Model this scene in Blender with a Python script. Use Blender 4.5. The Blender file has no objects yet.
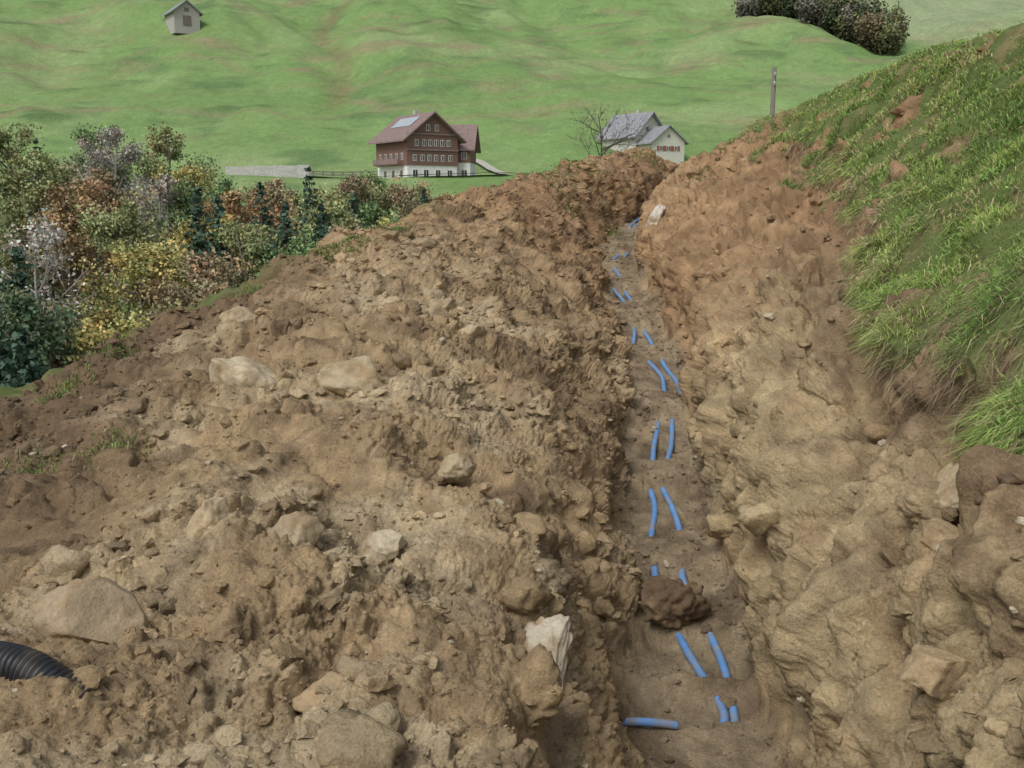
import bpy, math, random, bmesh
import numpy as np
from mathutils import Vector, Euler
random.seed(7)
R = np.random.default_rng(11)
SC = bpy.context.scene
D2R = math.radians

# ------------------------------------------------------------------ noise
_G = np.random.default_rng(5).normal(size=(256,3)); _G /= np.linalg.norm(_G,axis=1)[:,None]
def _h(i,j,k,s):
    h = (i*73856093) ^ (j*19349663) ^ (k*83492791) ^ (s*2654435 + 1013)
    h = (h ^ (h >> 13)) * 1274126177
    h &= 0x7fffffff
    return (h ^ (h >> 11))
def perlin(P, s=0):
    F = np.floor(P).astype(np.int64); f = P - F
    u = f*f*f*(f*(f*6-15)+10)
    out = 0
    for a in (0,1):
        wx = u[:,0] if a else 1-u[:,0]
        for b in (0,1):
            wy = u[:,1] if b else 1-u[:,1]
            for c in (0,1):
                wz = u[:,2] if c else 1-u[:,2]
                g = _G[_h(F[:,0]+a,F[:,1]+b,F[:,2]+c,s) & 255]
                d = g[:,0]*(f[:,0]-a)+g[:,1]*(f[:,1]-b)+g[:,2]*(f[:,2]-c)
                out = out + d*wx*wy*wz
    return out*1.5
def fbm(P, o=4, s=0, g=0.5):
    a=1; t=0; r=0
    for i in range(o):
        r = r + a*perlin(P*(2.03**i)+i*7.3, s+i); t+=a; a*=g
    return r/t
def worley(P, s=0):
    F = np.floor(P-0.5).astype(np.int64)
    d1 = np.full(len(P), 9.0); d2 = d1.copy(); idc = np.zeros(len(P),np.int64)
    for a in (0,1):
        for b in (0,1):
            for c in (0,1):
                h = _h(F[:,0]+a,F[:,1]+b,F[:,2]+c,s)
                qx = F[:,0]+a+0.15+0.7*((h & 1023)/1023.0)
                qy = F[:,1]+b+0.15+0.7*(((h>>7) & 1023)/1023.0)
                qz = F[:,2]+c+0.15+0.7*(((h>>15) & 1023)/1023.0)
                d = np.sqrt((P[:,0]-qx)**2+(P[:,1]-qy)**2+(P[:,2]-qz)**2)
                m = d<d1
                d2 = np.where(m,d1,np.minimum(d2,d)); idc=np.where(m,h,idc); d1=np.where(m,d,d1)
    return d1,d2,(idc&255)/255.0
def sst(a,b,x):
    t=np.clip((x-a)/(b-a),0,1); return t*t*(3-2*t)

# ------------------------------------------------------------------ mesh helpers
def mesh_np(name, V, Q=None, T=None, C=None, mat=None, smooth=True, parent=None):
    me = bpy.data.meshes.new(name)
    V = np.asarray(V,dtype=np.float32)
    nq = 0 if Q is None else len(Q); nt = 0 if T is None else len(T)
    me.vertices.add(len(V)); me.vertices.foreach_set('co', V.ravel())
    li=[]; ls=[]
    if nq: li.append(np.asarray(Q).ravel()); ls.append(np.arange(nq)*4)
    if nt: li.append(np.asarray(T).ravel()); ls.append(nq*4+np.arange(nt)*3)
    li = np.concatenate(li).astype(np.int32); ls=np.concatenate(ls).astype(np.int32)
    me.loops.add(len(li)); me.loops.foreach_set('vertex_index', li)
    me.polygons.add(nq+nt); me.polygons.foreach_set('loop_start', ls)
    me.update(calc_edges=True)
    me.polygons.foreach_set('use_smooth', np.full(nq+nt, smooth, dtype=bool))
    if C is not None:
        at = me.color_attributes.new('Col','FLOAT_COLOR','POINT')
        cc = np.ones((len(V),4),np.float32); cc[:,:3]=C
        at.data.foreach_set('color', cc.ravel())
    me.update()
    ob = bpy.data.objects.new(name, me); SC.collection.objects.link(ob)
    if mat: me.materials.append(mat)
    if parent: ob.parent = parent
    return ob
def grid_quads(nr,nc):
    i = np.arange(nr-1)[:,None]*nc + np.arange(nc-1)[None,:]
    return np.stack([i, i+1, i+nc+1, i+nc],-1).reshape(-1,4)
def empty(name, loc=(0,0,0), rz=0):
    e = bpy.data.objects.new(name,None); SC.collection.objects.link(e)
    e.location=loc; e.rotation_euler=(0,0,rz); return e

# ------------------------------------------------------------------ materials
def mat_base(name, rough=0.9, spec=0.2):
    m = bpy.data.materials.new(name); m.use_nodes=True
    nt=m.node_tree; b=nt.nodes['Principled BSDF']
    b.inputs['Roughness'].default_value=rough
    b.inputs['Specular IOR Level'].default_value=spec
    return m,nt,b
def mat_attr(name, rough=0.95, spec=0.1, nscale=None, bump=0, bscale=60, detail=5):
    m,nt,b = mat_base(name,rough,spec); N=nt.nodes; L=nt.links
    a=N.new('ShaderNodeAttribute'); a.attribute_name='Col'
    src=a.outputs['Color']
    tc=N.new('ShaderNodeTexCoord')
    for sc_,l_,h_ in (nscale or []):
        n=N.new('ShaderNodeTexNoise'); n.inputs['Scale'].default_value=sc_; n.inputs['Detail'].default_value=detail
        n.inputs['Roughness'].default_value=0.65
        L.new(tc.outputs['Object'],n.inputs['Vector'])
        mr=N.new('ShaderNodeMapRange'); mr.inputs[1].default_value=0.3; mr.inputs[2].default_value=0.7
        mr.inputs[3].default_value=l_; mr.inputs[4].default_value=h_
        L.new(n.outputs['Fac'],mr.inputs[0])
        mx=N.new('ShaderNodeVectorMath'); mx.operation='SCALE'
        L.new(src,mx.inputs[0]); L.new(mr.outputs[0],mx.inputs['Scale']); src=mx.outputs[0]
    L.new(src,b.inputs['Base Color'])
    if bump:
        n=N.new('ShaderNodeTexNoise'); n.inputs['Scale'].default_value=bscale; n.inputs['Detail'].default_value=5
        n.inputs['Roughness'].default_value=0.72
        L.new(tc.outputs['Object'],n.inputs['Vector'])
        bp=N.new('ShaderNodeBump'); bp.inputs['Strength'].default_value=1; bp.inputs['Distance'].default_value=bump
        L.new(n.outputs['Fac'],bp.inputs['Height']); L.new(bp.outputs[0],b.inputs['Normal'])
    return m
def mat_col(name,c,rough=0.8,spec=0.2,var=0.2,scale=4,bump=0,stretch=(1,1,1),dirt=None):
    m,nt,b=mat_base(name,rough,spec); N=nt.nodes; L=nt.links
    tc=N.new('ShaderNodeTexCoord'); mp=N.new('ShaderNodeMapping'); mp.inputs['Scale'].default_value=stretch
    n=N.new('ShaderNodeTexNoise'); n.inputs['Scale'].default_value=scale; n.inputs['Detail'].default_value=6
    L.new(tc.outputs['Object'],mp.inputs[0]); L.new(mp.outputs[0],n.inputs['Vector'])
    r=N.new('ShaderNodeValToRGB'); r.color_ramp.elements[0].position=.3; r.color_ramp.elements[1].position=.7
    r.color_ramp.elements[0].color=[x*(1-var) for x in c]+[1]; r.color_ramp.elements[1].color=[min(1,x*(1+var)) for x in c]+[1]
    L.new(n.outputs['Fac'],r.inputs[0]); out=r.outputs[0]
    if dirt:
        n2=N.new('ShaderNodeTexNoise'); n2.inputs['Scale'].default_value=dirt[1]; n2.inputs['Detail'].default_value=6
        L.new(tc.outputs['Object'],n2.inputs['Vector'])
        r2=N.new('ShaderNodeMapRange'); r2.inputs[1].default_value=.48; r2.inputs[2].default_value=.66; r2.inputs[4].default_value=dirt[2]
        L.new(n2.outputs['Fac'],r2.inputs[0])
        mx=N.new('ShaderNodeMix'); mx.data_type='RGBA'; mx.inputs['B'].default_value=list(dirt[0])+[1]
        L.new(r2.outputs[0],mx.inputs['Factor']); L.new(out,mx.inputs['A']); out=mx.outputs['Result']
    L.new(out,b.inputs['Base Color'])
    if bump:
        bp=N.new('ShaderNodeBump'); bp.inputs['Distance'].default_value=bump
        L.new(n.outputs['Fac'],bp.inputs['Height']); L.new(bp.outputs[0],b.inputs['Normal'])
    return m
M_soil = mat_attr('soil',0.95,0.12,nscale=[(9,0.86,1.14),(85,0.74,1.24)],bump=0.02,bscale=50)
M_rock = mat_attr('rock',0.85,0.2,nscale=[(6,0.8,1.15),(60,0.8,1.15)],bump=0.012,bscale=25)
M_grass= mat_attr('grass_blade',0.6,0.2)
M_leaf = mat_attr('foliage',0.7,0.15)
M_land = mat_attr('pasture',0.95,0.05,nscale=[(0.06,0.9,1.1),(0.6,0.85,1.12),(3.0,0.8,1.2)],bump=0.3,bscale=1.2)

# ------------------------------------------------------------------ near ground sections
SY = np.array([-4,1.5,3.5,5.5,8,11,15,19,23,27,31,38.])
S = {
-4 :[(-4.6,-2.8),(-2.4,-2.1),(-1.0,-1.9),(0.2,-2.0),(0.45,-2.9),(0.55,-3.8),(1.2,-3.8),(1.28,-2.9),(1.5,-2.0),(1.9,-1.5),(3.2,-.5),(4.8,.7)],
1.5:[(-4.5,-2.3),(-2.4,-1.8),(-1.0,-1.62),(0.15,-1.75),(0.4,-2.5),(0.5,-3.3),(1.15,-3.3),(1.24,-2.4),(1.44,-1.5),(1.9,-1.0),(3.2,0.0),(4.8,1.2)],
3.5:[(-4.6,-2.25),(-2.4,-1.68),(-.9,-1.58),(.1,-1.85),(.38,-2.5),(.58,-3.0),(1.22,-3.0),(1.34,-2.1),(1.62,-1.3),(2.12,-.85),(3.3,.3),(4.8,1.6)],
5.5:[(-4.6,-2.08),(-2.5,-1.62),(-1,-1.38),(.05,-1.66),(.48,-2.25),(.75,-2.75),(1.42,-2.75),(1.53,-1.85),(1.84,-1.22),(2.3,-.80),(3.5,.42),(5,1.9)],
8  :[(-4.3,-1.68),(-2.6,-1.36),(-1.1,-1.08),(.2,-1.42),(.68,-1.95),(.9,-2.4),(1.55,-2.4),(1.68,-1.5),(2.08,-.95),(2.8,-.60),(3.9,.6),(5.1,1.9)],
11 :[(-2.5,-.75),(-1.6,-.65),(-.7,-.72),(.6,-1.15),(1.02,-1.6),(1.28,-1.95),(1.93,-1.95),(2.06,-1.1),(2.6,-.6),(3.7,0.0),(4.5,.9),(5.2,1.9)],
15 :[(-1.0,-.15),(-.5,-.15),(.1,-.3),(.85,-.8),(1.15,-1.1),(1.4,-1.35),(2.0,-1.35),(2.12,-.6),(2.8,0.0),(4.3,.65),(4.8,1.3),(5.3,1.9)],
19 :[(.3,.4),(.6,.4),(.9,.2),(1.3,-.3),(1.5,-.6),(1.6,-.8),(2.2,-.8),(2.38,-.1),(3.1,.65),(4.9,1.2),(5.1,1.5),(5.4,1.8)],
23 :[(1.9,.95),(2.2,1.0),(2.5,.9),(2.9,.5),(3.0,.2),(3.1,-.1),(3.7,-.1),(3.9,.5),(4.3,1.0),(4.9,1.4),(5.3,1.6),(5.7,1.7)],
27 :[(3.6,1.3),(3.9,1.35),(4.2,1.3),(4.6,1.1),(4.8,.8),(4.9,.5),(5.4,.5),(5.6,.9),(5.9,1.3),(6.2,1.6),(6.6,1.7),(7.2,1.8)],
31 :[(4.6,.6),(4.9,.6),(5.3,.6),(5.7,.5),(5.9,.3),(6.1,.2),(6.5,.2),(6.7,.3),(6.9,.6),(7.2,.8),(7.8,.9),(8.6,1.0)],
38 :[(5.5,-2.6),(6,-2.6),(6.4,-2.6),(6.8,-2.6),(7,-2.6),(7.2,-2.6),(7.6,-2.6),(7.9,-2.6),(8.2,-2.6),(8.6,-2.6),(9.2,-2.6),(10,-2.6)]}
SP = np.array([S[-4]]+[S[k] for k in (1.5,3.5,5.5,8,11,15,19,23,27,31,38)])
def crestL(y): return np.interp(y,SY,SP[:,0,0]), np.interp(y,SY,SP[:,0,1])
def crestR(y): return np.interp(y,SY,SP[:,11,0]), np.interp(y,SY,SP[:,11,1])
def H(x,y):
    """open country height"""
    x=np.asarray(x,float); y=np.asarray(y,float)
    yc=np.clip(y,-4,38)
    lx,lz=crestL(yc); rx,rz=crestR(yc)
    t=np.clip((x-lx)/(rx-lx),0,1)
    A=lz+(rz-lz)*t
    A=A-0.5*np.clip(lx-x,0,None)+0.07*np.clip(x-rx,0,60)
    A=A-0.42*np.clip(y-38,0,None)-0.1*np.clip(-4-y,0,None)
    P=np.stack([x.ravel()/45,y.ravel()/45,np.zeros(x.size)],1)
    big=fbm(P,4,3).reshape(x.shape)
    B=np.interp(y,[-100,95,150,178,182,700,1500],[-13,-13,3.2,4.2,5.0,215,260])
    B=B+big*(1.5+9*sst(185,300,y))
    P2=np.stack([(x+.55*y).ravel()/38,(y-.3*x).ravel()/160,np.zeros(x.size)],1)
    B=B+5.0*fbm(P2,3,17).reshape(x.shape)*sst(195,260,y)
    B=B+0.02*np.clip(x,0,300)*sst(150,200,y)
    g=np.abs(x-(-38-0.12*(y-200)+4*np.sin(y/17)))
    B=B-1.8*np.exp(-(g/6)**2)*sst(205,235,y)
    k=2.0
    m=np.maximum(A,B)
    return m+ k*0.25*np.clip(1-np.abs(A-B)/k,0,1)**2
def H1(x,y): return float(H(np.array([x]),np.array([y]))[0])

seg=[16,40,140,160,170,90,80,80,110,120,90,80,70,14,8]
cp=np.concatenate([k+np.arange(n)/n for k,n in enumerate(seg)]+[[15.0]])
ys=np.concatenate([np.linspace(-4,1.6,30,endpoint=False), np.exp(np.linspace(math.log(1.6),math.log(38),1150))])
full=np.zeros((12,16,2)); full[:,2:14]=SP
for i,y in enumerate(SY):
    lx,lz=SP[i,0]; rx,rz=SP[i,11]
    full[i,1]=(lx-2.2,lz-1.1); full[i,0]=(lx-9,lz-4.5-0.35)
    full[i,14]=(rx+3,rz+.21); full[i,15]=(rx+10,rz+.7-.35)
px=np.stack([np.interp(ys,SY,full[:,k,0]) for k in range(16)],1); pz=np.stack([np.interp(ys,SY,full[:,k,1]) for k in range(16)],1)
GX=np.stack([np.interp(cp,np.arange(16),px[r]) for r in range(len(ys))]); GZ=np.stack([np.interp(cp,np.arange(16),pz[r]) for r in range(len(ys))])
def smooth_ax(A,ax,w,it):
    for _ in range(it):
        k=np.cumsum(np.concatenate([np.repeat(np.take(A,[0],ax),w,ax),A,np.repeat(np.take(A,[-1],ax),w,ax)],ax),ax)
        n=A.shape[ax]
        hi=np.take(k,np.arange(2*w,2*w+n),ax)
        lo=np.take(k,np.arange(0,n)-1,ax)
        if ax==0: lo[0]=0
        else: lo[:,0]=0
        A=(hi-lo)/(2*w+1)
    return A
GXs=smooth_ax(smooth_ax(GX,0,35,2),1,12,2); GZs=smooth_ax(smooth_ax(GZ,0,35,2),1,12,2)
GY=np.repeat(ys[:,None],len(cp),1)
nr,nc=GX.shape
C=np.repeat(cp[None],nr,0)
def normals(X,Y,Z):
    P=np.stack([X,Y,Z],-1); du=np.gradient(P,axis=1); dv=np.gradient(P,axis=0)
    n=np.cross(du,dv); n/= np.linalg.norm(n,axis=-1)[...,None]+1e-12
    return n
def renorm(P): return normals(*[P[:,k].reshape(nr,nc) for k in range(3)]).reshape(-1,3)
P=np.stack([GXs,GY,GZs],-1).reshape(-1,3); c=C.ravel(); yv=GY.ravel().copy()
edge_in = sst(0,1.2,c)*(1-sst(13.9,15,c))*(1-sst(31,37,yv))
n1=fbm(P*0.9,3,20)
gedge = 11.0 + 1.0*fbm(P*1.1,4,31) + 0.15*np.sin(yv*1.7) + .5*fbm(P*4,2,32)
grassm = sst(gedge-0.10,gedge+0.10,c)*(1-sst(26,29,yv))
barep = sst(.20,.28,fbm(P*1.5,3,35))*(1-sst(12.4,13.2,c))*sst(7,10,yv)
grassm = grassm*(1-barep)
floorm = sst(6.7,7.05,c+.5*n1)*(1-sst(7.95,8.25,c+.4*n1))
wallm  = sst(8,8.4,c)*(1-grassm)
leftm  = (1-sst(6.6,7.1,c))
amp = edge_in*(leftm*1.0 + floorm*0.15 + wallm*0.65 + grassm*0.8*(c>8))
N=renorm(P)
d  = 0.38*fbm(P*1.15,3,1)*amp
Pw=P*np.array([1.5,1.9,0.6]); Pw[:,0]+=0.4*n1
d += wallm*edge_in*(0.42*(np.abs(fbm(Pw,3,40))-.18))
d += wallm*edge_in*0.16*fbm(P*np.array([5,6,2.2]),3,43)
d -= wallm*sst(9.4,10.1,c)*(1-sst(10.6,11.2,c))*0.28*sst(-.1,.3,fbm(P*1.2,2,44))
hollow_shade=np.zeros(len(P))
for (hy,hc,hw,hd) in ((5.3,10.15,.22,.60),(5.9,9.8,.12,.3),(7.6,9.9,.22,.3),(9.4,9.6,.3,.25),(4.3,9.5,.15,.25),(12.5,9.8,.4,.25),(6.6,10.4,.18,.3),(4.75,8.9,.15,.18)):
    q=np.exp(-((yv+.12*n1-hy)/hw)**2-((c+.3*n1-hc)/.42)**2); d -= hd*q; hollow_shade=np.maximum(hollow_shade,q*hd/.4)
P=P+N*d[:,None]
N=renorm(P)
lump=fbm(P*0.75,2,77); lz=sst(-.05,.3,lump)
rgh=np.clip(.85+1.5*fbm(P*.95,3,79),.35,1.35)
w1,w2,wid=worley(P*3.1+0.6*np.stack([n1]*3,1),3)
d = amp*(leftm*(.12+0.9*lz)+wallm*0.6*lz)*(0.090*sst(0.02,0.35,w2-w1)*(0.2+wid))
d += amp*rgh*(leftm+1.0*wallm+0.3*grassm)*0.11*(np.abs(perlin(P*3.3,8))-0.25)
d += amp*rgh*(leftm*(.35+.7*lz)+wallm*0.8+0.25*grassm)*0.060*(np.abs(perlin(P*8,9))-0.25)
P=P+N*d[:,None]
w1,w2,wid2=worley(P*9.0,13)
clod2=sst(-0.1,0.4,fbm(P*1.6,2,66))
d = amp*rgh*(leftm*(0.12+.95*clod2)+wallm*0.5*clod2+floorm*3.0*clod2)*0.042*sst(0.0,0.3,w2-w1)*(0.2+wid2*1.1)
d += amp*rgh*(leftm+wallm+floorm*3+0.15*grassm)*(0.034*(np.abs(perlin(P*17,10))-.2)+0.022*(np.abs(perlin(P*38,11)))+.011*perlin(P*80,12))
P=P+N*d[:,None]
vis=[(4.98,5.20),(5.42,5.80),(6.40,6.66),(7.15,8.0),(8.55,9.6),(10.25,11.5),(12.1,12.8),(14.2,15),(15.6,16.5),(17,17.8)]
ev=np.zeros(len(P)); yj=yv+.16*fbm(P*3.,3,91)
for a,b in vis: ev=np.maximum(ev, sst(a-0.12,a+0.06,yj)*(1-sst(b-0.06,b+0.12,yj)))
fm2=sst(6.4,7.0,c)*(1-sst(8.0,8.5,c))
P[:,2]+= fm2*((0.09*(1-ev)-0.008*ev)*(1-sst(19,21,yv))*(1+0.9*n1)+.05*fbm(P*3.5,3,93))
PG=P.reshape(nr,nc,3)
Nf=renorm(P)

# soil colour
tan=np.array([.385,.28,.16]); pale=np.array([.55,.45,.29]); dark=np.array([.14,.095,.058]); red=np.array([.33,.195,.10]); grey=np.array([.29,.24,.165])
def mixc(a,b,t): return a*(1-t[:,None])+b*t[:,None]
f1=fbm(P*0.8,4,50); f2=fbm(P*2.7,4,51); f3=fbm(P*9,3,52)
col=np.repeat(tan[None],len(P),0)
col=mixc(col,pale,sst(-.05,.40,f1+.6*f2)*0.7*(leftm+.4*wallm))
xl=P[:,0]
col=mixc(col,dark,(1-sst(-3.3,-1.7,xl+1.2*f1+.5*f2))*leftm*sst(3.8,4.9,yv+f2)*0.85)
col=mixc(col,red,sst(10,16,yv+4*f1)*leftm*0.65)
col=mixc(col,dark,sst(.06,.36,f2-0.3*f1)*0.62)
col=mixc(col,dark*1.3,sst(.05,.3,fbm(P*.9,3,57))*leftm*.4)
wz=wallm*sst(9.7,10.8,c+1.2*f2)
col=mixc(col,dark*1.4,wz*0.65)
col=mixc(col,red*1.1,wallm*sst(7.5,12,yv+3*f1)*0.5)
col=mixc(col,np.array([.45,.355,.205]),wallm*(1-sst(8,11,yv))*sst(-.2,.2,f2+.1)*(1-wz)*0.75)
lay=perlin(np.stack([P[:,0]*.6,P[:,1]*.5,P[:,2]*7+1.2*f1],1),58)
col*= (1+.3*wallm*lay)[:,None]
col=mixc(col,dark,np.clip(hollow_shade,0,1)*.6)  # painted shade: soil colour darkened inside the wall hollows so they read deeper
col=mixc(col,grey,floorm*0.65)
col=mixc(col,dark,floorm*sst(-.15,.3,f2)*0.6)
col*= (1+0.35*f3)[:,None]
col*= (0.88+0.24*wid2)[:,None]
gcol=np.repeat(np.array([[.13,.17,.055]]),len(P),0)
gcol=mixc(gcol,np.array([.24,.20,.10]),sst(0,.5,f2))
gsurf=grassm*(c>8.5)
gsurf=np.maximum(gsurf,(1-sst(1.0,2.0,c+1.5*f1)))
gsurf=np.maximum(gsurf,sst(29,33,yv))
col=mixc(col,gcol,gsurf)
col=np.clip(col,0.01,0.8)
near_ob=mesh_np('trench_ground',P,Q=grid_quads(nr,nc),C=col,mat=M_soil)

# ------------------------------------------------------------------ open country ground
xs=np.concatenate([np.arange(-900,-200,35),np.arange(-200,200,1.2),np.arange(200,901,35)])
yy=np.concatenate([np.arange(-60,100,2.0),np.arange(100,400,1.0),np.arange(400,1501,20)])
XX,YY=np.meshgrid(xs,yy)
HH=H(XX,YY)
lx,lz_=crestL(np.clip(YY,-4,38)); rx,rz=crestR(np.clip(YY,-4,38))
inside=sst(lx-8.5,lx-6.5,XX)*(1-sst(rx+7.5,rx+9.5,XX))*sst(-4,-2,YY)*(1-sst(34,37.5,YY))
HH=HH-4.5*inside
hp=np.stack([XX.ravel(),YY.ravel(),HH.ravel()],1)
hillm=sst(185,215,hp[:,1])
terr=perlin(np.stack([hp[:,0]/16,hp[:,1]/60,hp[:,2]/1.5],1),61)+0.7*perlin(np.stack([hp[:,0]/9+4,hp[:,1]/40,hp[:,2]/.8],1),62)
patch=fbm(hp/22,4,63)
hp[:,2]+=hillm*(0.6*terr*np.clip(0.6+1.5*patch,0.1,1.6)+1.2*perlin(hp/14,64)+.4*perlin(hp/5,68))
g1=np.array([.19,.295,.105]); g2=np.array([.26,.34,.15]); g3=np.array([.13,.21,.085]); br=np.array([.28,.24,.14])
hc=np.repeat(g1[None],len(hp),0)
hc=mixc(hc,g2,sst(-.2,.4,fbm(hp/35,4,65)))
hc=mixc(hc,g3,sst(.0,.45,fbm(hp/np.array([14.,30,7]),4,66)+.3*terr)*.85)
hc=mixc(hc,br,sst(.10,.45,fbm(hp/np.array([20.,20,5]),4,67)+.15*terr)*.75*hillm)
hc=mixc(hc,g3*.8,sst(.2,.6,terr*np.clip(.5+1.5*patch,0,1.3))*.65*hillm)
hc=mixc(hc,br*1.15,np.exp(-((hp[:,0]+78)/10)**2-((hp[:,1]-268+.5*(hp[:,0]+78))/5)**2)*.8)
for a,b,w_ in ((.30,250,.9),(-.22,232,.8),(.42,300,.9),(.12,222,.8),(-.35,262,.8),(-.12,285,.8),(.2,270,.7)):
    dl=np.abs(hp[:,1]-(b+a*hp[:,0]+5*np.sin(hp[:,0]/19)+3*patch))
    hc=mixc(hc,br*.95,np.exp(-(dl/w_)**2)*.7*sst(200,215,hp[:,1])*np.clip(.7+1.5*patch,0,1))
gd=np.abs(hp[:,0]-(-38-0.12*(hp[:,1]-200)+4*np.sin(hp[:,1]/17)))
hc=mixc(hc,np.array([.20,.17,.09]),np.exp(-(gd/2.5)**2)*sst(212,232,hp[:,1])*.65*(1-sst(0,.6,patch)))
hc=mixc(hc,np.array([.30,.35,.21]),sst(85,110,hp[:,0]-0.1*(hp[:,1]-270))*sst(250,290,hp[:,1])*.7)
hc=mixc(hc,np.array([.10,.115,.05]),(1-sst(100,140,hp[:,1]))*sst(4,10,-hp[:,0])*.85)
land=mesh_np('ground',hp,Q=grid_quads(len(yy),len(xs)),C=hc,mat=M_land)

# ------------------------------------------------------------------ grass blades
def blades(name, pos, nrm, L, W, cols, lean, mat=M_grass, spread=.32):
    n=len(pos)
    a=R.uniform(0,2*math.pi,n)
    side=np.stack([np.cos(a),np.sin(a),np.zeros(n)],1)
    up=nrm*0.5+np.array([0,0,0.6])+R.normal(0,spread,(n,3))+lean
    up/=np.linalg.norm(up,axis=1)[:,None]
    bend=R.normal(0,.55,(n,3)); bend[:,2]=-np.abs(bend[:,2])*1.1; bend+=lean*0.8
    Lc=L[:,None]; Wc=W[:,None]
    b0=pos-side*Wc*.5; b1=pos+side*Wc*.5
    mid=pos+up*Lc*.55; m0=mid-side*Wc*.4; m1=mid+side*Wc*.4
    tip=pos+up*Lc*.85+bend*Lc*.45
    V=np.stack([b0,b1,m1,m0,tip],1).reshape(-1,3)
    i=np.arange(n)*5
    Q=np.stack([i,i+1,i+2,i+3],1); T=np.stack([i+3,i+2,i+4],1)
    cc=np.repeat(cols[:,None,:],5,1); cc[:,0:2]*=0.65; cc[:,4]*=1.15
    return mesh_np(name,V,Q=Q,T=T,C=np.clip(cc.reshape(-1,3),0,.8),mat=mat,smooth=False)
du=np.linalg.norm(np.gradient(PG,axis=1),axis=-1); dv=np.linalg.norm(np.gradient(PG,axis=0),axis=-1)
area=(du*dv).ravel()
dist=np.linalg.norm(P,axis=1)
def grass_cols(p,n):
    t=fbm(p*1.7,3,81); t2=fbm(p*0.8,3,82)
    g=np.repeat(np.array([[.30,.43,.11]]),n,0)
    g=mixc(g,np.array([.44,.52,.17]),sst(-.2,.5,t))
    g=mixc(g,np.array([.18,.30,.075]),sst(.0,.4,t2))
    straw=(R.random(n)<0.12+0.6*sst(.05,.4,-t2+t*.6))
    g[straw]=np.array([.50,.42,.23])
    return g*R.uniform(.65,1.3,n)[:,None]
wgt=area*(grassm>0.5)*(c>9)*(c<14.6)*(yv>1.5)*(yv<30)/np.maximum(dist,3)**1.2
tuft=np.clip(0.40+1.8*fbm(P*2.6,2,90),0.05,1.6); wgt*=tuft
wgt/=wgt.sum()
NB=300000
idx=R.choice(len(P),NB,p=wgt)
pp=P[idx]+R.normal(0,.02,(NB,3))*np.array([1,1,0])-np.array([0,0,.01])
ed=1-sst(0,.6,c[idx]-gedge[idx])
L=(R.uniform(.04,.11,NB)*(0.6+0.8*tuft[idx]))*(1+.5*ed)
W=R.uniform(.003,.0055,NB)*np.clip(dist[idx]/4.5,.9,3.2)
dsl=Nf[idx]*np.array([1,1,0]); 
lean=dsl*(0.1+1.0*ed)[:,None]-np.array([0,0,1])*(0.4*ed)[:,None]
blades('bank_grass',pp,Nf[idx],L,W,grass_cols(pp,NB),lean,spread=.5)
nw=10000; w=wgt*sst(.1,.5,fbm(P*3.1,2,95)); w/=w.sum(); wi=R.choice(len(P),nw,p=w)
blades('bank_weeds',P[wi]+R.normal(0,.02,(nw,3)),Nf[wi],R.uniform(.03,.08,nw),R.uniform(.012,.026,nw),np.array([[.24,.40,.10]])*R.uniform(.6,1.3,(nw,1)),np.zeros((nw,3)),spread=.8)
def near_idx(x,y,cmax=6.5,cmin=1.5):
    m=(c<cmax)&(c>cmin)
    dd=(P[:,0]-x)**2+(P[:,1]-y)**2+np.where(m,0,1e3)
    return int(np.argmin(dd))
tp=[]
for (x,y,r,n) in [(-2.45,6.0,.15,500),(-2.9,5.9,.13,150),(-4.1,5.6,.12,200),(-3.6,7.9,.15,250),(-2.75,10.3,.2,600),(-2.0,11.6,.25,700),(-1.55,12.5,.22,600),(.6,19.5,.5,900),(1.3,21,.5,900),(1.0,17.9,.4,400),(-3.6,9.0,.15,300),(3.1,24.5,.6,700),(1.9,19.4,.2,400),(3.2,17.5,.2,200),(3.5,13.5,.15,200),(4.4,19.5,.5,900),(4.6,22,.6,900)]:
    sub=np.where((np.abs(P[:,0]-x)<r*2.2)&(np.abs(P[:,1]-y)<r*2.2)&((c<8.4)|(c>8.8)))[0]
    if len(sub)==0: continue
    w=np.exp(-((P[sub,0]-x)**2+(P[sub,1]-y)**2)/r**2)*area[sub]; w/=w.sum()
    tp.append(R.choice(sub,n,p=w))
ti=np.concatenate(tp); n=len(ti)
blades('grass_tufts',P[ti],Nf[ti],R.uniform(.03,.09,n),R.uniform(.004,.007,n)*np.clip(dist[ti]/5,1,3),grass_cols(P[ti],n)*.6,np.zeros((n,3)))
w=area*(np.abs(c-gedge)<.25)*(c>9)*(yv>2)*(yv<24)/np.maximum(dist,3); w/=w.sum(); n=9000
ri=R.choice(len(P),n,p=w); dl=Nf[ri]*np.array([1,1,0])*.9-np.array([0,0,1.3])
blades('turf_roots',P[ri]+Nf[ri]*.01,Nf[ri]*.6,R.uniform(.05,.2,n),R.uniform(.002,.004,n)*np.clip(dist[ri]/5,1,3),np.array([[.30,.23,.14]])*R.uniform(.5,1.4,(n,1)),dl,spread=.35)

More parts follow.
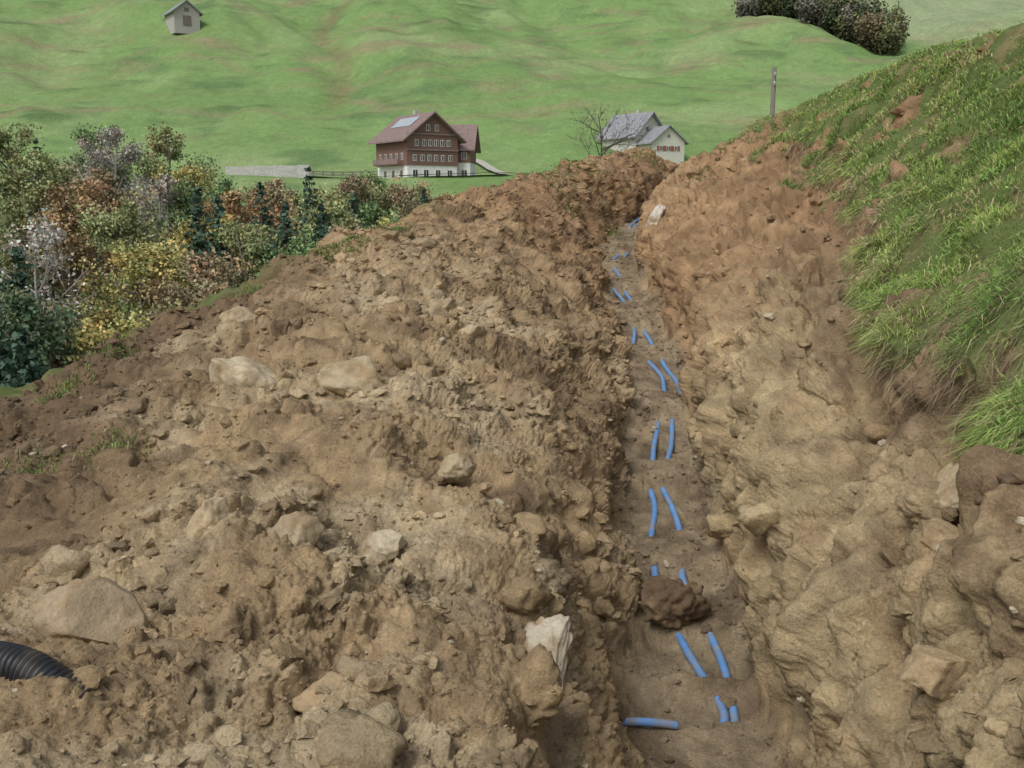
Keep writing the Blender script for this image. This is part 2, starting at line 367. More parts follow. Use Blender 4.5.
# ------------------------------------------------------------------ clods and stones
def ico(sub):
    bm=bmesh.new(); bmesh.ops.create_icosphere(bm,subdivisions=sub,radius=1)
    v=np.array([x.co[:] for x in bm.verts]); f=np.array([[q.index for q in p.verts] for p in bm.faces]); bm.free(); return v,f
def rockshape(sub,seed,cuts=9,rough=.1):
    v,f=ico(sub); r=np.random.default_rng(seed)
    for _ in range(cuts):
        d=r.normal(size=3); d/=np.linalg.norm(d); h=r.uniform(.45,.85)
        s=v@d; m=s>h; v[m]-=np.outer(s[m]-h,d)*0.93
    v=v*(1+rough*perlin(v*1.8+seed,seed)[:,None]+rough*.6*perlin(v*4.3+seed,seed)[:,None])
    return v,f
shapes=[rockshape(2,s,7,.35) for s in range(16)]
shapesL=[rockshape(3,s+50,8,.35) for s in range(10)]
def clods(name,idx,size,shp,colm,sink=.25,mat=M_soil,flat=.7):
    Vs=[];Fs=[];Cs=[];o=0
    k=R.integers(0,len(shp),len(idx))
    for s in range(len(shp)):
        ii=idx[k==s]; sz=size[k==s]; n=len(ii)
        if n==0: continue
        v,f=shp[s]
        q=R.normal(size=(n,4)); q/=np.linalg.norm(q,axis=1)[:,None]
        w,x,y,z=q.T
        M=np.stack([np.stack([1-2*(y*y+z*z),2*(x*y-z*w),2*(x*z+y*w)],1),np.stack([2*(x*y+z*w),1-2*(x*x+z*z),2*(y*z-x*w)],1),np.stack([2*(x*z-y*w),2*(y*z+x*w),1-2*(x*x+y*y)],1)],1)
        sc=R.uniform(.65,1.15,(n,1,3))
        vv=np.einsum('nij,nkj->nki',M,v[None]*sc)*sz[:,None,None]
        vv[...,2]*=flat
        vv+= (P[ii]+Nf[ii]*(sz*(.5-sink))[:,None])[:,None,:]
        Vs.append(vv.reshape(-1,3)); Fs.append((f[None]+ (np.arange(n)*len(v))[:,None,None]).reshape(-1,3)+o); o+=n*len(v)
        cc=colm[k==s]*R.uniform(.8,1.2,(n,1)); Cs.append(np.repeat(cc,len(v),0))
    return mesh_np(name,np.concatenate(Vs),T=np.concatenate(Fs),C=np.clip(np.concatenate(Cs),0.01,.8),mat=mat,smooth=False if len(shp[0][0])<100 else True)
bare=(gsurf<.3)&(yv>1.7)&(yv<30)&(c>1.6)
zone=(leftm*(.15+1.6*np.clip(f1*1.2+.45+.6*f2,0,1.5))+wallm*.16+floorm*1.5)
w=area*bare*zone*(1-.6*floorm*ev)/np.maximum(dist,3)**1.15; w/=w.sum()
n=34000
ii=R.choice(len(P),n,p=w)
sz=.0045*(1-R.random(n))**(-.55)*np.clip(dist[ii]/6,.7,2.2); sz=np.clip(sz,0,.06)
sz=np.where(floorm[ii]>.3,np.minimum(sz,.03),sz)
clods('soil_clods',ii,sz,shapes,col[ii])
w=area*bare*(leftm*np.clip(.15+1.7*(f1+.4*f2),0,1.5)+.14*wallm+.12*floorm)/np.maximum(dist,3)**.9; w/=w.sum()
n=700; ii=R.choice(len(P),n,p=w)
sz=np.clip(.030*(1-R.random(n))**(-.5),0,.14); sz=np.where(floorm[ii]>.3,np.minimum(sz,.05),sz)
clods('large_soil_clods',ii,sz,shapesL,col[ii]*.95,sink=.42)
w=area*bare*(leftm+.6*wallm+floorm)/np.maximum(dist,3); w/=w.sum()
n=240; ii=R.choice(len(P),n,p=w); sz=np.clip(.012*(1-R.random(n))**(-.5),0,.045)
clods('small_stones',ii,sz,shapesL,np.repeat(np.array([[.46,.39,.28]]),n,0),mat=M_rock)

def boulder(name,x,y,size,rot,colr,seed,lift=0.0,cm=(1.5,6.6),cuts=10,mat=M_rock,rough=.12,dirt=.35):
    v,f=rockshape(5,seed,cuts,rough)
    v=v+0.03*fbm(v*5,3,seed)[:,None]*v
    v=v*np.array(size)
    Mx=np.array(Euler([D2R(a) for a in rot]).to_matrix())
    v=v@Mx.T
    i=near_idx(x,y,cm[1],cm[0])
    z=P[i,2]+lift
    cc=np.repeat(np.array([colr])*.88,len(v),0); t=fbm(v*6+seed,4,seed)
    cc=mixc(cc,np.array([.34,.245,.14]),sst(-.03,dirt,t+.15*perlin(v*20,3)-.4*v[:,2]))
    ob=mesh_np(name,v,T=f,C=cc,mat=mat); ob.location=(x,y,z); return ob
boulder('boulder',-1.95,7.15,(.32,.22,.28),(25,15,-20),(.58,.48,.32),101,.03)
boulder('boulder',-1.12,7.1,(.28,.2,.18),(15,10,10),(.52,.42,.27),102,.03)
boulder('boulder',-1.0,4.25,(.17,.14,.15),(5,-15,25),(.46,.36,.23),103,.04)
boulder('boulder',-1.32,4.2,(.10,.09,.17),(15,5,70),(.52,.41,.26),104,.04)
boulder('boulder',-.62,4.5,(.15,.12,.10),(0,-8,5),(.60,.51,.36),105,.04)
boulder('boulder',-1.50,3.50,(.25,.18,.18),(-5,8,10),(.44,.34,.22),106,.0)
boulder('rock_slab',.11,4.02,(.17,.06,.30),(-42,0,-14),(.60,.53,.40),107,.03,cuts=8,rough=.2)
boulder('boulder',-.62,3.15,(.15,.11,.08),(0,0,30),(.46,.34,.2),109,.0)
boulder('boulder',-.35,5.6,(.15,.12,.09),(0,10,60),(.50,.40,.25),118,.02)
boulder('boulder',2.1,4.55,(.12,.11,.17),(0,20,0),(.54,.42,.26),110,-.03,cm=(9,12))
boulder('boulder',1.95,4.3,(.09,.08,.07),(0,0,0),(.54,.45,.30),111,-.02,cm=(9,11.5))
boulder('boulder',1.55,3.4,(.16,.14,.13),(10,0,0),(.48,.36,.21),119,-.04,cm=(8.3,10))
boulder('boulder',1.75,3.9,(.11,.12,.10),(10,0,40),(.48,.36,.21),120,-.03,cm=(8.3,10.5))
boulder('boulder',-.35,8.3,(.16,.13,.12),(0,0,20),(.54,.43,.27),116,-.01)
boulder('boulder',-2.4,8.8,(.2,.15,.15),(0,10,50),(.48,.37,.23),117,-.02)
boulder('soil_lump',1.0,5.98,(.22,.16,.19),(10,0,20),(.20,.14,.085),112,.08,cm=(6.9,8.1),mat=M_soil,rough=.35,cuts=6)
boulder('rock_slab',2.35,16.6,(.10,.38,.42),(-25,25,-10),(.74,.68,.58),113,.05,cm=(8.2,10))

# ------------------------------------------------------------------ pipes
def tube(pts,rad,seg=14):
    pts=np.asarray(pts,float); n=len(pts); rad=np.broadcast_to(rad,(n,))
    t=np.gradient(pts,axis=0); t/=np.linalg.norm(t,axis=1)[:,None]
    ref=np.array([0,0,1.]); s=np.cross(t,ref); bad=np.linalg.norm(s,axis=1)<1e-3; s[bad]=[1,0,0]
    s/=np.linalg.norm(s,axis=1)[:,None]; b=np.cross(s,t)
    a=np.linspace(0,2*math.pi,seg,endpoint=False)
    V=pts[:,None]+rad[:,None,None]*(np.cos(a)[None,:,None]*s[:,None]+np.sin(a)[None,:,None]*b[:,None])
    V=V.reshape(-1,3)
    i=np.arange(n-1)[:,None]*seg; j=np.arange(seg)[None]; j2=(j+1)%seg
    Q=np.stack([i+j,i+j2,i+seg+j2,i+seg+j],-1).reshape(-1,4)
    V=np.concatenate([V,pts[:1],pts[-1:]]); k=np.arange(seg); k2=(k+1)%seg
    T=np.concatenate([np.stack([np.full(seg,n*seg),k2,k],1),np.stack([np.full(seg,n*seg+1),(n-1)*seg+k,(n-1)*seg+k2],1)])
    return V,Q,T
M_blue=mat_col('blue_pe_pipe',(.13,.29,.58),.45,.4,.15,12,dirt=((.32,.27,.20),9,.7))
def floor_h(x,y): return np.interp(y,ys,GZs[:,np.argmin(abs(cp-7.5))])
for k,(kx) in enumerate([
 [(4.2,.5),(4.9,1.12),(5.1,1.17),(5.5,1.12),(6,1.04),(6.5,.97),(7.2,1.06),(7.7,1.15),(8.1,1.14),(8.6,1.26),(9.7,1.44),(10.2,1.62),(10.9,1.66),(11.6,1.60),(12,1.47),(12.9,1.58),(14.2,1.60),(15,1.54),(15.6,1.57),(16.6,1.42),(17,1.6),(17.8,1.9),(19.5,2.0),(23,3.4)],
 [(4.2,.72),(4.9,1.2),(5.1,1.24),(5.5,1.27),(6,1.21),(6.5,1.18),(7.2,1.28),(7.7,1.27),(8.1,1.25),(8.6,1.38),(9.7,1.60),(10.2,1.78),(10.9,1.81),(11.6,1.76),(12,1.70),(12.9,1.72),(14.2,1.74),(15,1.68),(15.6,1.76),(16.6,1.66),(17,1.8),(17.8,2.05),(19.5,2.15),(23,3.5)]]):
    kk=np.array(kx); yq=np.linspace(4.75,23,900); xq=np.interp(yq,kk[:,0],kk[:,1])
    ker=np.hanning(25); ker/=ker.sum(); xq=np.convolve(np.pad(xq,12,'edge'),ker,'valid')
    xq+=.012*np.sin(yq*4.1+k*2)
    zq=floor_h(xq,yq)+.017+.016*np.sin(yq*3.1+k*1.7)
    V,Q,T=tube(np.stack([xq,yq,zq],1),.025)
    mesh_np('blue_water_pipe',V,Q=Q,T=T,mat=M_blue)
ja=near_idx(.60,4.82,8.1,5.5); jb=near_idx(.86,4.86,8.1,5.5)
yq=np.linspace(0,1,30); V,Q,T=tube(np.stack([.55+.32*yq,4.80+.05*yq,(P[ja,2]+.03)*(1-yq)+(P[jb,2]+.025)*yq+.01*np.sin(yq*3)],1),.022)
mesh_np('blue_water_pipe',V,Q=Q,T=T,mat=M_blue)
M_blk=mat_col('black_corrugated_plastic',(.028,.029,.034),.45,.4,.3,20,dirt=((.22,.17,.12),7,.4))
s=np.linspace(0,1,620)
cx=-4.2+2.85*s; cy=3.82-.90*s**1.2
i0=near_idx(-1.75,3.2); i1=near_idx(-2.8,3.5); i2=near_idx(-3.8,3.8); i3=near_idx(-1.4,2.98)
cz=np.interp(cx,[-4.2,-3.8,-2.8,-1.75,-1.47,-1.35],[P[i2,2]+.09,P[i2,2]+.09,P[i1,2]+.09,P[i0,2]+.09,P[i3,2]+.02,P[i3,2]-.12])
ker=np.hanning(121); ker/=ker.sum(); cz=np.convolve(np.pad(cz,60,'edge'),ker,'valid')
length=np.concatenate([[0],np.cumsum(np.sqrt(np.diff(cx)**2+np.diff(cy)**2))])
prof=.056+.008*np.clip(1.6*np.sin(length/.019*2*math.pi),-1,1)
V,Q,T=tube(np.stack([cx,cy,cz],1),prof,seg=28)
mesh_np('corrugated_drain_pipe',V,Q=Q,T=T,mat=M_blk)

# ------------------------------------------------------------------ trees
def tubes_acc(acc,pts,rad,colr,seg=5):
    V,Q,T=tube(pts,rad,seg=seg)
    acc['V'].append(V); acc['Q'].append(Q+acc['n']); acc['T'].append(T+acc['n']); acc['C'].append(np.repeat(np.array([colr]),len(V),0)); acc['n']+=len(V)
def leaves_acc(acc,pos,size,cols,r):
    n=len(pos); a=r.normal(size=(n,3)); a/=np.linalg.norm(a,axis=1)[:,None]
    b=np.cross(a,r.normal(size=(n,3))); b/=np.linalg.norm(b,axis=1)[:,None]
    s=size[:,None]
    V=np.stack([pos-a*s*.6,pos+b*s*.45,pos+a*s*.6,pos-b*s*.45],1).reshape(-1,3)
    i=np.arange(n)*4+acc['n']
    acc['V'].append(V); acc['Q'].append(np.stack([i,i+1,i+2,i+3],1)); acc['C'].append(np.repeat(cols,4,0)); acc['n']+=len(V)
def fin(acc,name,loc):
    T=np.concatenate(acc['T']) if acc['T'] else None
    ob=mesh_np(name,np.concatenate(acc['V']),Q=np.concatenate(acc['Q']),T=T,C=np.clip(np.concatenate(acc['C']),.005,.9),mat=M_leaf,smooth=False)
    ob.location=loc; return ob
def new(): return dict(V=[],Q=[],T=[],C=[],n=0)
def broadleaf(name,x,y,h,w,colr,seed,dens_=1.0,bark=(.12,.10,.08),leaf=.30,z=None):
    r=np.random.default_rng(seed); A=new() 
    lean=r.normal(0,.05,2)
    hs=np.linspace(0,1,9); tr=np.stack([lean[0]*h*hs**1.5+.12*np.sin(hs*5+seed),lean[1]*h*hs**1.5,-.4+h*.9*hs],1)
    tubes_acc(A,tr,np.interp(hs,[0,1],[h*.018,h*.003]),bark,6)
    cl=[]
    nb=int(12+h*.7)
    for i in range(nb):
        t=r.uniform(.2,.98); p0=np.array([np.interp(t,hs,tr[:,k]) for k in range(3)])
        az=i*2.4+r.uniform(-.5,.5)
        prof=math.sin(min(1,(t-.05)/.95)*math.pi*.82+.35)
        Lb=w*.5*max(.3,prof)*r.uniform(.7,1.15); el=r.uniform(.25,.95)*(.6+.6*t)
        d=np.array([math.cos(az)*math.cos(el),math.sin(az)*math.cos(el),math.sin(el)])
        ss=np.linspace(0,1,5)[:,None]; pts=p0+d*Lb*ss+np.array([0,0,.12*Lb])*ss**2+r.normal(0,.03*Lb,(5,3))*ss
        tubes_acc(A,pts,np.linspace(h*.006,h*.0015,5),bark,4)
        for j in range(7):
            tt=r.uniform(.3,1); q0=p0+d*Lb*tt+np.array([0,0,.12*Lb])*tt**2
            dd=d+r.normal(0,.7,3); dd/=np.linalg.norm(dd); l2=Lb*r.uniform(.25,.5)
            q1=q0+dd*l2*.5+r.normal(0,.05,3); q2=q0+dd*l2+np.array([0,0,.1*l2])
            if dens_<.6 or j<3: tubes_acc(A,np.stack([q0,q1,q2]),np.array([h*.002,h*.0013,h*.0007]),bark,3)
            cl.append((q2,l2)); cl.append((q1,l2))
            if dens_<.4:
                for _ in range(3):
                    d3=dd+r.normal(0,.6,3); d3/=np.linalg.norm(d3); tubes_acc(A,np.stack([q1,q1+d3*l2*.45,q1+d3*l2*.8+np.array([0,0,.08])]),np.array([h*.0013,h*.001,h*.0007]),bark,3)
    for q,l2 in cl:
        n=int(r.uniform(20,55)*dens_)
        if n<1: continue
        pos=q+r.normal(0,1,(n,3))*np.array([.48,.48,.34])*max(.6,l2*.7)
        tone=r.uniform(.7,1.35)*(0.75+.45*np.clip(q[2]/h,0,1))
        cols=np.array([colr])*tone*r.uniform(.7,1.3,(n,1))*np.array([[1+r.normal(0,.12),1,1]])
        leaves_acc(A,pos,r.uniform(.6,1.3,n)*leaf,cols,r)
    if z is None: z=H1(x,y)
    return fin(A,name,(x,y,z))
def conifer(name,x,y,h,w,seed,colr=(.06,.10,.068),z=None):
    r=np.random.default_rng(seed); A=new()
    tubes_acc(A,np.array([[0,0,-.4],[0,0,h*.5],[0,0,h]]),np.array([h*.014,h*.008,.01]),(.09,.07,.05),6)
    t=.08
    while t<.99:
        R0=w*.5*(1-t)**.8*r.uniform(.85,1.1); nb=max(5,int(13*(1-t)+4))
        for i in range(nb):
            az=r.uniform(0,6.28); Lb=R0*r.uniform(.65,1.12); zz=h*t
            n=max(5,int(34*Lb/(w*.5)))
            s=r.uniform(.1,1,n); dx=np.array([math.cos(az),math.sin(az)])
            pos=np.stack([dx[0]*Lb*s,dx[1]*Lb*s,zz-.28*Lb*s+.12*Lb*s**2*1.2],1)+r.normal(0,.09+.03*Lb,(n,3))
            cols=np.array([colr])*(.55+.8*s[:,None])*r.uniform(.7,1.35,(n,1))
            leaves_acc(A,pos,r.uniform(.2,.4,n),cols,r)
        t+=.028+.012*r.random()
    if z is None: z=H1(x,y)
    return fin(A,name,(x,y,z))
YEL=(.38,.34,.13); ORG=(.33,.23,.12); OLV=(.26,.28,.13); GRN=(.18,.25,.11); DGR=(.11,.15,.08); BRN=(.29,.23,.14); GRY=(.34,.31,.26); PAL=(.50,.47,.42)
bl=[('birch_tree',-53,108,18.5,10,OLV,1.0),('ash_tree',-47,112,17.5,9,GRN,1.0),('bare_tree',-42,106,19,9,GRY,.3),('beech_tree',-37,112,17.5,9,OLV,.9),
('maple_tree',-41,86,18,10,OLV,.9),('beech_tree',-35,84,16.5,9,BRN,1),('bare_tree',-31,88,17,8,GRY,.3),('ash_tree',-27.5,90,16,9,GRN,1),('maple_tree',-22.5,86,15,9,ORG,1),('beech_tree',-24,80,12.5,8,YEL,.8),
('maple_tree',-17.5,92,14.5,8,OLV,1),('ash_tree',-12.5,95,13.5,7,GRN,1.0),('maple_tree',-31,98,17,9,YEL,.9),('beech_tree',-24,102,14,9,BRN,1),('ash_tree',-18,104,12,8,OLV,1),
('bare_tree',-28.5,60,12.5,9,PAL,.2),('maple_tree',-23,61,11,7,YEL,.9),('ash_tree',-25.5,67,13,8,OLV,1.0),('beech_tree',-19.0,60,10.5,7,BRN,.9),('beech_tree',-17.5,68,12.5,7,OLV,.9),
('hazel_bush',-26.0,54,7.5,6,BRN,.9),('ash_tree',-25.5,50,9,7,DGR,1.1),('hazel_bush',-21,51,7.2,6,YEL,.9),('hazel_bush',-17.5,54,7.8,6,OLV,.9),('maple_tree',-31.5,72,14.5,8,ORG,.9),('ash_tree',-36,72,15.5,9,OLV,1),
('maple_tree',-14,66,11.5,7,GRN,1.0),('hazel_bush',-12,72,11.5,7,BRN,.9),('maple_tree',-10.0,76,12,7,YEL,.9),('hazel_bush',-7.8,84,11,7,GRN,1.0),('hazel_bush',-6,95,10.5,7,OLV,.9),('maple_tree',-14.5,80,13.5,7,OLV,.9),
('hazel_bush',-24,124,4.5,7,BRN,.9),('hazel_bush',-18,126,6,7,OLV,.9),('hazel_bush',-13,124,6.5,7,BRN,.8),('bare_tree',-20,122,9,6,BRN,.35),('hazel_bush',-9,126,5,6,ORG,.8),('hazel_bush',-31,124,5,8,OLV,.9),('hazel_bush',-20,139,3.0,6,GRN,1),
('hazel_bush',-4.2,122,5,5,GRY,.4),('ash_tree',-59,96,18,10,GRN,1),('maple_tree',-50,80,17,10,OLV,1)]
for i,(nm,x,y,h,w_,cl_,dn) in enumerate(bl):
    broadleaf(nm,x,y,h,w_,cl_,200+i,dn,leaf=.25 if y>75 else .20, bark=(.40,.37,.33) if cl_ in (GRY,PAL) else (.20,.18,.15))
for i,(x,y,h,w_) in enumerate([(-16.5,83,15.5,8),(-20.5,71,13.2,7),(-18.0,73,14.2,7.5),(-15.4,69,12.6,7),(-12.6,67,12.8,6.5),(-23.5,76,14,7),(-44.5,96,18.5,7),(-13.4,86,13.5,7),(-24.2,46,8.8,7),(-21.5,43.5,8.0,6),(-27.5,56,11,7),(-33,62,13,7),(-10.2,118,8,4),(-3.2,112,8,3.5),(-1.6,114,7,2.8)]):
    conifer('spruce_tree',x,y,h,w_,300+i)

A=new(); r=np.random.default_rng(9)
for i in range(110):
    u=r.uniform(0,1); x=68+u*26+r.normal(0,2.0); y=288-u*36+r.uniform(-6,14)
    z=H1(x,y); h=r.uniform(6,12); wd=r.uniform(4,7.5)
    cl_=np.array([GRN,OLV,BRN,DGR,OLV,GRY][r.integers(0,6)])*.75
    n=650; dd=r.normal(size=(n,3)); dd/=np.linalg.norm(dd,axis=1)[:,None]; rr=r.uniform(.3,1,n)[:,None]**.6
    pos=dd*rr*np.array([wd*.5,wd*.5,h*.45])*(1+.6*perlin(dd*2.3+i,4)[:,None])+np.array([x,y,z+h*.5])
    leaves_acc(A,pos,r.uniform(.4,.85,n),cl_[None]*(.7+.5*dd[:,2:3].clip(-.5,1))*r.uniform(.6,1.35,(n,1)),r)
    tubes_acc(A,np.array([[x,y,z-.5],[x,y,z+h*.5]]),np.array([.2,.1]),(.1,.09,.07),4)
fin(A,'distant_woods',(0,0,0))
broadleaf('bare_fruit_tree',2.85,34,3.9,3.2,(.2,.16,.08),903,.04,bark=(.10,.085,.07),leaf=.05,z=-.3)

# ------------------------------------------------------------------ buildings
def poly(name,V,F,mat,parent):
    me=bpy.data.meshes.new(name); me.from_pydata(V,[],F); me.materials.append(mat); me.update()
    o=bpy.data.objects.new(name,me); SC.collection.objects.link(o); o.parent=parent; return o
def box(name,x0,x1,y0,y1,z0,z1,mat,parent):
    V=[(x,y,z) for z in (z0,z1) for y in (y0,y1) for x in (x0,x1)]
    F=[(0,2,3,1),(4,5,7,6),(0,1,5,4),(2,6,7,3),(0,4,6,2),(1,3,7,5)]
    return poly(name,V,F,mat,parent)
def prism(name,x0,x1,y0,y1,z0,ze,zr,mat,parent):
    xm=(x0+x1)/2
    V=[(x0,y0,z0),(x1,y0,z0),(x1,y0,ze),(xm,y0,zr),(x0,y0,ze),(x0,y1,z0),(x1,y1,z0),(x1,y1,ze),(xm,y1,zr),(x0,y1,ze)]
    F=[(0,1,2,3,4),(9,8,7,6,5),(0,5,6,1),(1,6,7,2),(4,9,5,0),(2,7,8,3),(3,8,9,4)]
    return poly(name,V,F,mat,parent)
def gable_roof(x0,x1,y0,y1,ze,zr,ov,th,mat,parent,pre='roof'):
    xm=(x0+x1)/2; sl=(zr-ze)/(xm-x0)
    for sgn,nm in ((-1,'_west'),(1,'_east')):
        xe=xm+sgn*((x1-x0)/2+ov); zee=zr-sl*abs(xe-xm)
        V=[]
        for yv_ in (y0-ov,y1+ov):
            V+=[(xm,yv_,zr+.05),(xe,yv_,zee+.05),(xe,yv_,zee+.05+th),(xm,yv_,zr+.05+th)]
        F=[(0,1,2,3),(7,6,5,4),(0,4,5,1),(1,5,6,2),(2,6,7,3)]
        poly(pre+nm,V,F,mat,parent)
def window(x,z,w,h,y,parent,shut=None,nrm='y'):
    def bx(nm,a0,a1,d0,d1,z0,z1,m):
        if nrm=='y': box(nm,a0,a1,y-d1,y-d0,z0,z1,m,parent)
        else: box(nm,y-d1,y-d0,a0,a1,z0,z1,m,parent)
    bx('window_frame',x-w/2-.07,x+w/2+.07,.0,.06,z-.07,z+h+.07,M_wht)
    bx('window_glass',x-w/2,x+w/2,.03,.075,z,z+h,M_gls)
    bx('window_bar',x-.03,x+.03,.04,.10,z,z+h,M_wht)
    if shut:
        bx('shutter',x-w/2-.52,x-w/2-.12,.0,.08,z-.05,z+h+.05,shut); bx('shutter',x+w/2+.12,x+w/2+.52,.0,.08,z-.05,z+h+.05,shut)
M_wht=mat_col('white_plaster',(.74,.73,.70),.8,.2,.08,1.5)
M_gls=mat_col('window_glass',(.04,.045,.05),.15,.5,.2,1)
M_shg=mat_col('brown_shingle',(.20,.12,.095),.85,.15,.3,3,stretch=(1,1,8))
M_rf =mat_col('brown_roof_tile',(.24,.175,.16),.8,.2,.25,2.5,stretch=(3,1,1))
M_sol=mat_col('solar_panel',(.42,.46,.50),.25,.5,.15,2)
M_gr =mat_col('grey_slate_roof',(.26,.27,.285),.7,.3,.25,2)
M_wd =mat_col('weathered_wood',(.40,.38,.35),.9,.1,.2,3,stretch=(6,6,.5))
M_sh =mat_col('red_shutter',(.26,.10,.07),.6,.2,.1,3)
M_crm=mat_col('cream_plaster',(.56,.54,.48),.8,.2,.08,2)
M_cc =mat_col('concrete',(.46,.45,.42),.9,.1,.2,3)
M_pol=mat_col('pole_wood',(.18,.16,.14),.9,.1,.25,6,stretch=(4,4,.3))
E=empty('chalet_house',(-14.9,160,3.0),D2R(33)); E.scale=(.93,.93,.97)
prism('lower_walls',-4.6,4.6,-5.5,5.5,-1.5,2.3,2.301,M_wht,E)
prism('upper_walls',-4.75,4.75,-5.65,5.65,2.3,6.6,10.2,M_shg,E)
gable_roof(-4.75,4.75,-5.65,5.65,6.6,10.2,1.1,.25,M_rf,E)
for z,xsn in ((3.0,(-3.3,-1.9,-.6,.6,1.9,3.3)),(5.3,(-2.9,-1.5,-.4,.7,1.8,3.0)),(7.6,(-.8,.8))):
    for x in xsn: window(x,z,.55,.85,-5.65,E)
for z in (4.55,6.95): box('string_course',-4.7,4.7,-5.9,-5.65,z,z+.22,M_rf,E)
for x in (-3.2,-1.2,1.0,3.2): window(x,.6,.8,1.0,-5.5,E)
for yq in (-4,-2,0,2,4): window(yq,3.2,.6,.9,-4.75,E,nrm='x')
for yq in (-3.5,-.5,2.5): window(yq,.5,.8,1,-4.6,E,nrm='x')
box('balcony_floor',-5.9,-4.75,-4.5,4.5,2.35,2.5,M_shg,E); box('balcony_rail',-5.95,-5.85,-4.5,4.5,2.5,3.3,M_rf,E)
sl=(10.2-6.6)/4.75
for k in range(4):
    y0=-3.4+k*1.75
    V=[(xx,yq,10.2-sl*abs(xx)+.38) for xx in (-1.0,-2.9) for yq in (y0,y0+1.6)]
    V2=[(a,b,cc_+.08) for a,b,cc_ in V]
    poly('solar_panel',V+V2,[(0,1,3,2),(4,6,7,5),(0,4,5,1),(2,3,7,6),(0,2,6,4),(1,5,7,3)],M_sol,E)
box('chimney',.6,1.3,1.5,2.2,9.4,11.2,M_cc,E)
E2=empty('annex'); E2.parent=E; E2.location=(6.7,-.2,0); E2.rotation_euler=(0,0,D2R(90-38))
prism('annex_lower',-3.6,3.6,-3.6,4.2,-1.5,2.9,2.901,M_wht,E2)
prism('annex_upper',-3.7,3.7,-3.7,4.3,2.9,5.4,8.8,M_shg,E2)
gable_roof(-3.7,3.7,-3.7,4.3,5.4,8.8,.8,.25,M_rf,E2)
for yq in (-2.6,-.8,1.0,2.8):
    window(yq,3.5,.8,1.0,-3.7,E2,nrm='x'); window(yq,.5,.9,1.2,-3.6,E2,nrm='x')
F1=empty('farmhouse',(22.6,192,7.9),D2R(38)); F1.scale=(.9,.9,.9)
prism('walls',-4.2,4.2,-5,5,-3,4.4,8.6,M_crm,F1); gable_roof(-4.2,4.2,-5,5,4.4,8.6,.9,.25,M_gr,F1)
for x in (-2.4,0,2.4): window(x,2.2,.8,1.1,-5,F1,shut=M_sh)
for x in (-1,1): window(x,5,.7,.9,-5,F1)
box('chimney',.5,1.2,-1,-.3,7.8,9.5,M_cc,F1)
F2=empty('farmhouse_wing',(26.6,186,7.6),D2R(20)); F2.scale=(.9,.9,.9)
prism('walls',-3.6,3.6,-4,4,-3,3.0,5.9,M_crm,F2); gable_roof(-3.6,3.6,-4,4,3.0,5.9,.7,.22,M_gr,F2)
for x in (-1.7,0,1.7): window(x,1.2,.6,.9,-4,F2,shut=M_sh)
window(0,3.7,.6,.7,-4,F2)
bx_,by_=-88,280; bz=H1(bx_,by_)
F3=empty('hay_barn',(bx_,by_,bz-.6),D2R(35))
prism('walls',-3.4,3.4,-4,4,-2,3.6,6.2,M_wd,F3); gable_roof(-3.4,3.4,-4,4,3.6,6.2,.8,.25,M_gr,F3)
box('barn_door',-1.1,1.1,-4.1,-4.0,0,2.6,M_pol,F3); box('loft_hatch',-.6,.6,-4.08,-4.0,3.6,4.6,M_pol,F3)

def ribbon(name,pts,w,mat,lift=.06):
    pts=np.array(pts,float); n=60; t=np.linspace(0,1,n); tt=np.linspace(0,1,len(pts))
    x=np.interp(t,tt,pts[:,0]); y=np.interp(t,tt,pts[:,1]); k=np.stack([np.gradient(x),np.gradient(y)],1); k/=np.linalg.norm(k,axis=1)[:,None]
    rows=[]
    for o in (-.5,0,.5):
        xx=x-k[:,1]*w*o; yy_=y+k[:,0]*w*o; rows.append(np.stack([xx,yy_,H(xx,yy_)+lift],1))
    m=np.max([q[:,2] for q in rows],0)
    V=np.stack(rows,1); V[...,2]=m[:,None]; V=V.reshape(-1,3)
    return mesh_np(name,V,Q=grid_quads(n,3),mat=mat)
M_grv=mat_col('gravel_road',(.44,.42,.37),.95,.1,.15,2)
ribbon('gravel_road',[(-44,163),(-36,160),(-26,155),(-12,150),(-2,150),(6,156),(10,168)],3.0,M_grv,.25)
ribbon('farm_track',[(-10,190),(-6,186),(-2,179),(1.5,172),(6,165),(11,160)],2.0,M_grv,.3)
W=empty('stone_wall')
for k in range(7):
    x0=-44+k*1.9; y0=157-.3*k; zz=H1(x0+1.,y0)
    box('wall_block',x0,x0+1.88,y0,y0+.4,zz-.8,5.15-.1*(k%2)+.03*k,M_cc,W)
FE=empty('wooden_fence')
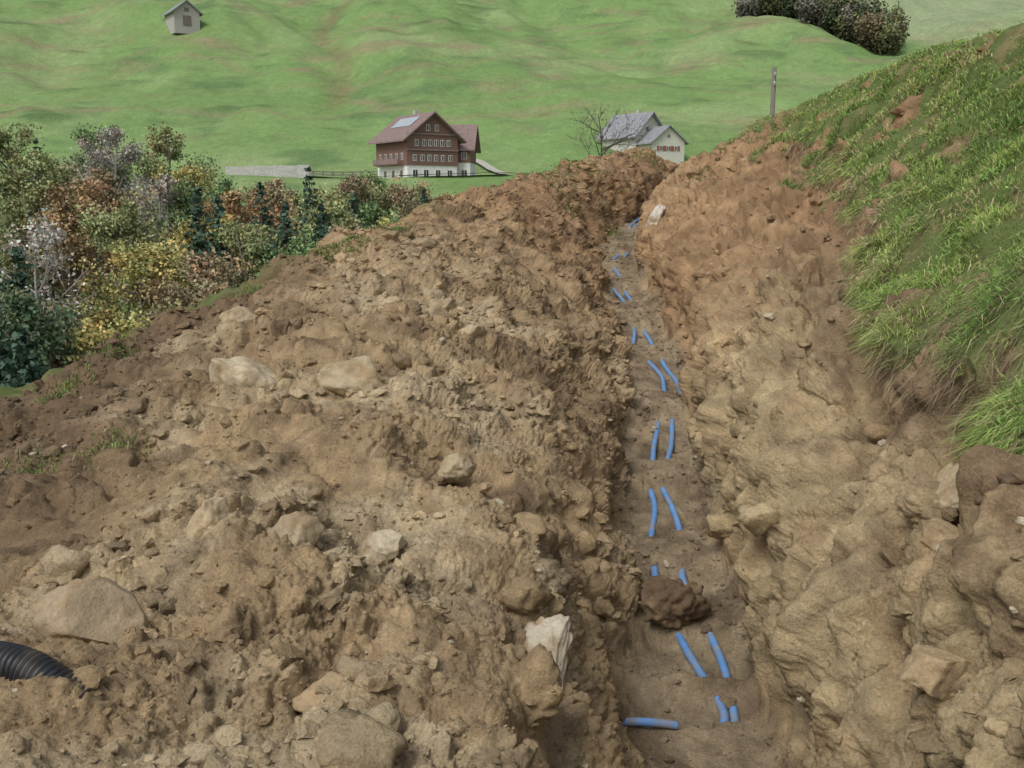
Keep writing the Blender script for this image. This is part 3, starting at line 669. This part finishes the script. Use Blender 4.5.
for i in range(12):
    x=-38+i*1.7; z=H1(x,178.)
    box('post',x-.09,x+.09,177.9,178.1,z-.3,z+1.25,M_pol,FE)
    z2=H1(x+1.7,178.)
    if i<11:
        for hh in (.55,1.0): poly('rail',[(x,177.86,z+hh),(x+1.7,177.86,z2+hh),(x+1.7,177.86,z2+hh+.2),(x,177.86,z+hh+.2),(x,177.8,z+hh),(x+1.7,177.8,z2+hh),(x+1.7,177.8,z2+hh+.2),(x,177.8,z+hh+.2)],[(0,1,2,3),(7,6,5,4),(0,4,5,1),(3,2,6,7)],M_pol,FE)
U=empty('utility_pole',(11.6,46,-1.0))
V,Q,T=tube(np.array([[0,0,-2],[0,0,3],[0,0,6.8]]),np.array([.13,.12,.10]),seg=12); mesh_np('pole_shaft',V,Q=Q,T=T,mat=M_pol,parent=U)
for k,zq in enumerate((6.0,6.4)):
    V,Q,T=tube(np.array([[-.02,-.10,zq],[-.02,-.24,zq],[-.02,-.25,zq+.16]]),np.array([.02,.02,.04]),seg=8); mesh_np('insulator_bracket',V,Q=Q,T=T,mat=M_cc,parent=U)

# ------------------------------------------------------------------ light, sky, camera
Wd=bpy.data.worlds.new('World'); SC.world=Wd; Wd.use_nodes=True
nt=Wd.node_tree; bg=nt.nodes['Background']
sky=nt.nodes.new('ShaderNodeTexSky'); sky.sky_type='NISHITA'; sky.sun_disc=False
sky.sun_elevation=D2R(50); sky.sun_rotation=D2R(215); sky.air_density=1.0; sky.dust_density=3.0; sky.ozone_density=.7
hs=nt.nodes.new('ShaderNodeHueSaturation'); hs.inputs['Saturation'].default_value=.4
nt.links.new(sky.outputs[0],hs.inputs['Color']); nt.links.new(hs.outputs[0],bg.inputs[0]); bg.inputs[1].default_value=.15
sd=bpy.data.lights.new('sun','SUN'); sd.energy=1.3; sd.angle=D2R(20); sd.color=(1,.985,.96)
so=bpy.data.objects.new('sun',sd); SC.collection.objects.link(so)
az=D2R(215); el=D2R(50)
dirv=Vector((math.sin(az)*math.cos(el),math.cos(az)*math.cos(el),math.sin(el)))
so.rotation_euler=dirv.to_track_quat('Z','Y').to_euler()
cam=bpy.data.cameras.new('camera'); cam.sensor_width=36; cam.lens=36*1000/1024; cam.clip_end=4000; cam.clip_start=.05
co=bpy.data.objects.new('camera',cam); SC.collection.objects.link(co); co.location=(0,0,0); co.rotation_euler=(D2R(90-10.4),0,0)
SC.camera=co
SC.view_settings.view_transform='Standard'; SC.view_settings.look='None'; SC.view_settings.exposure=0
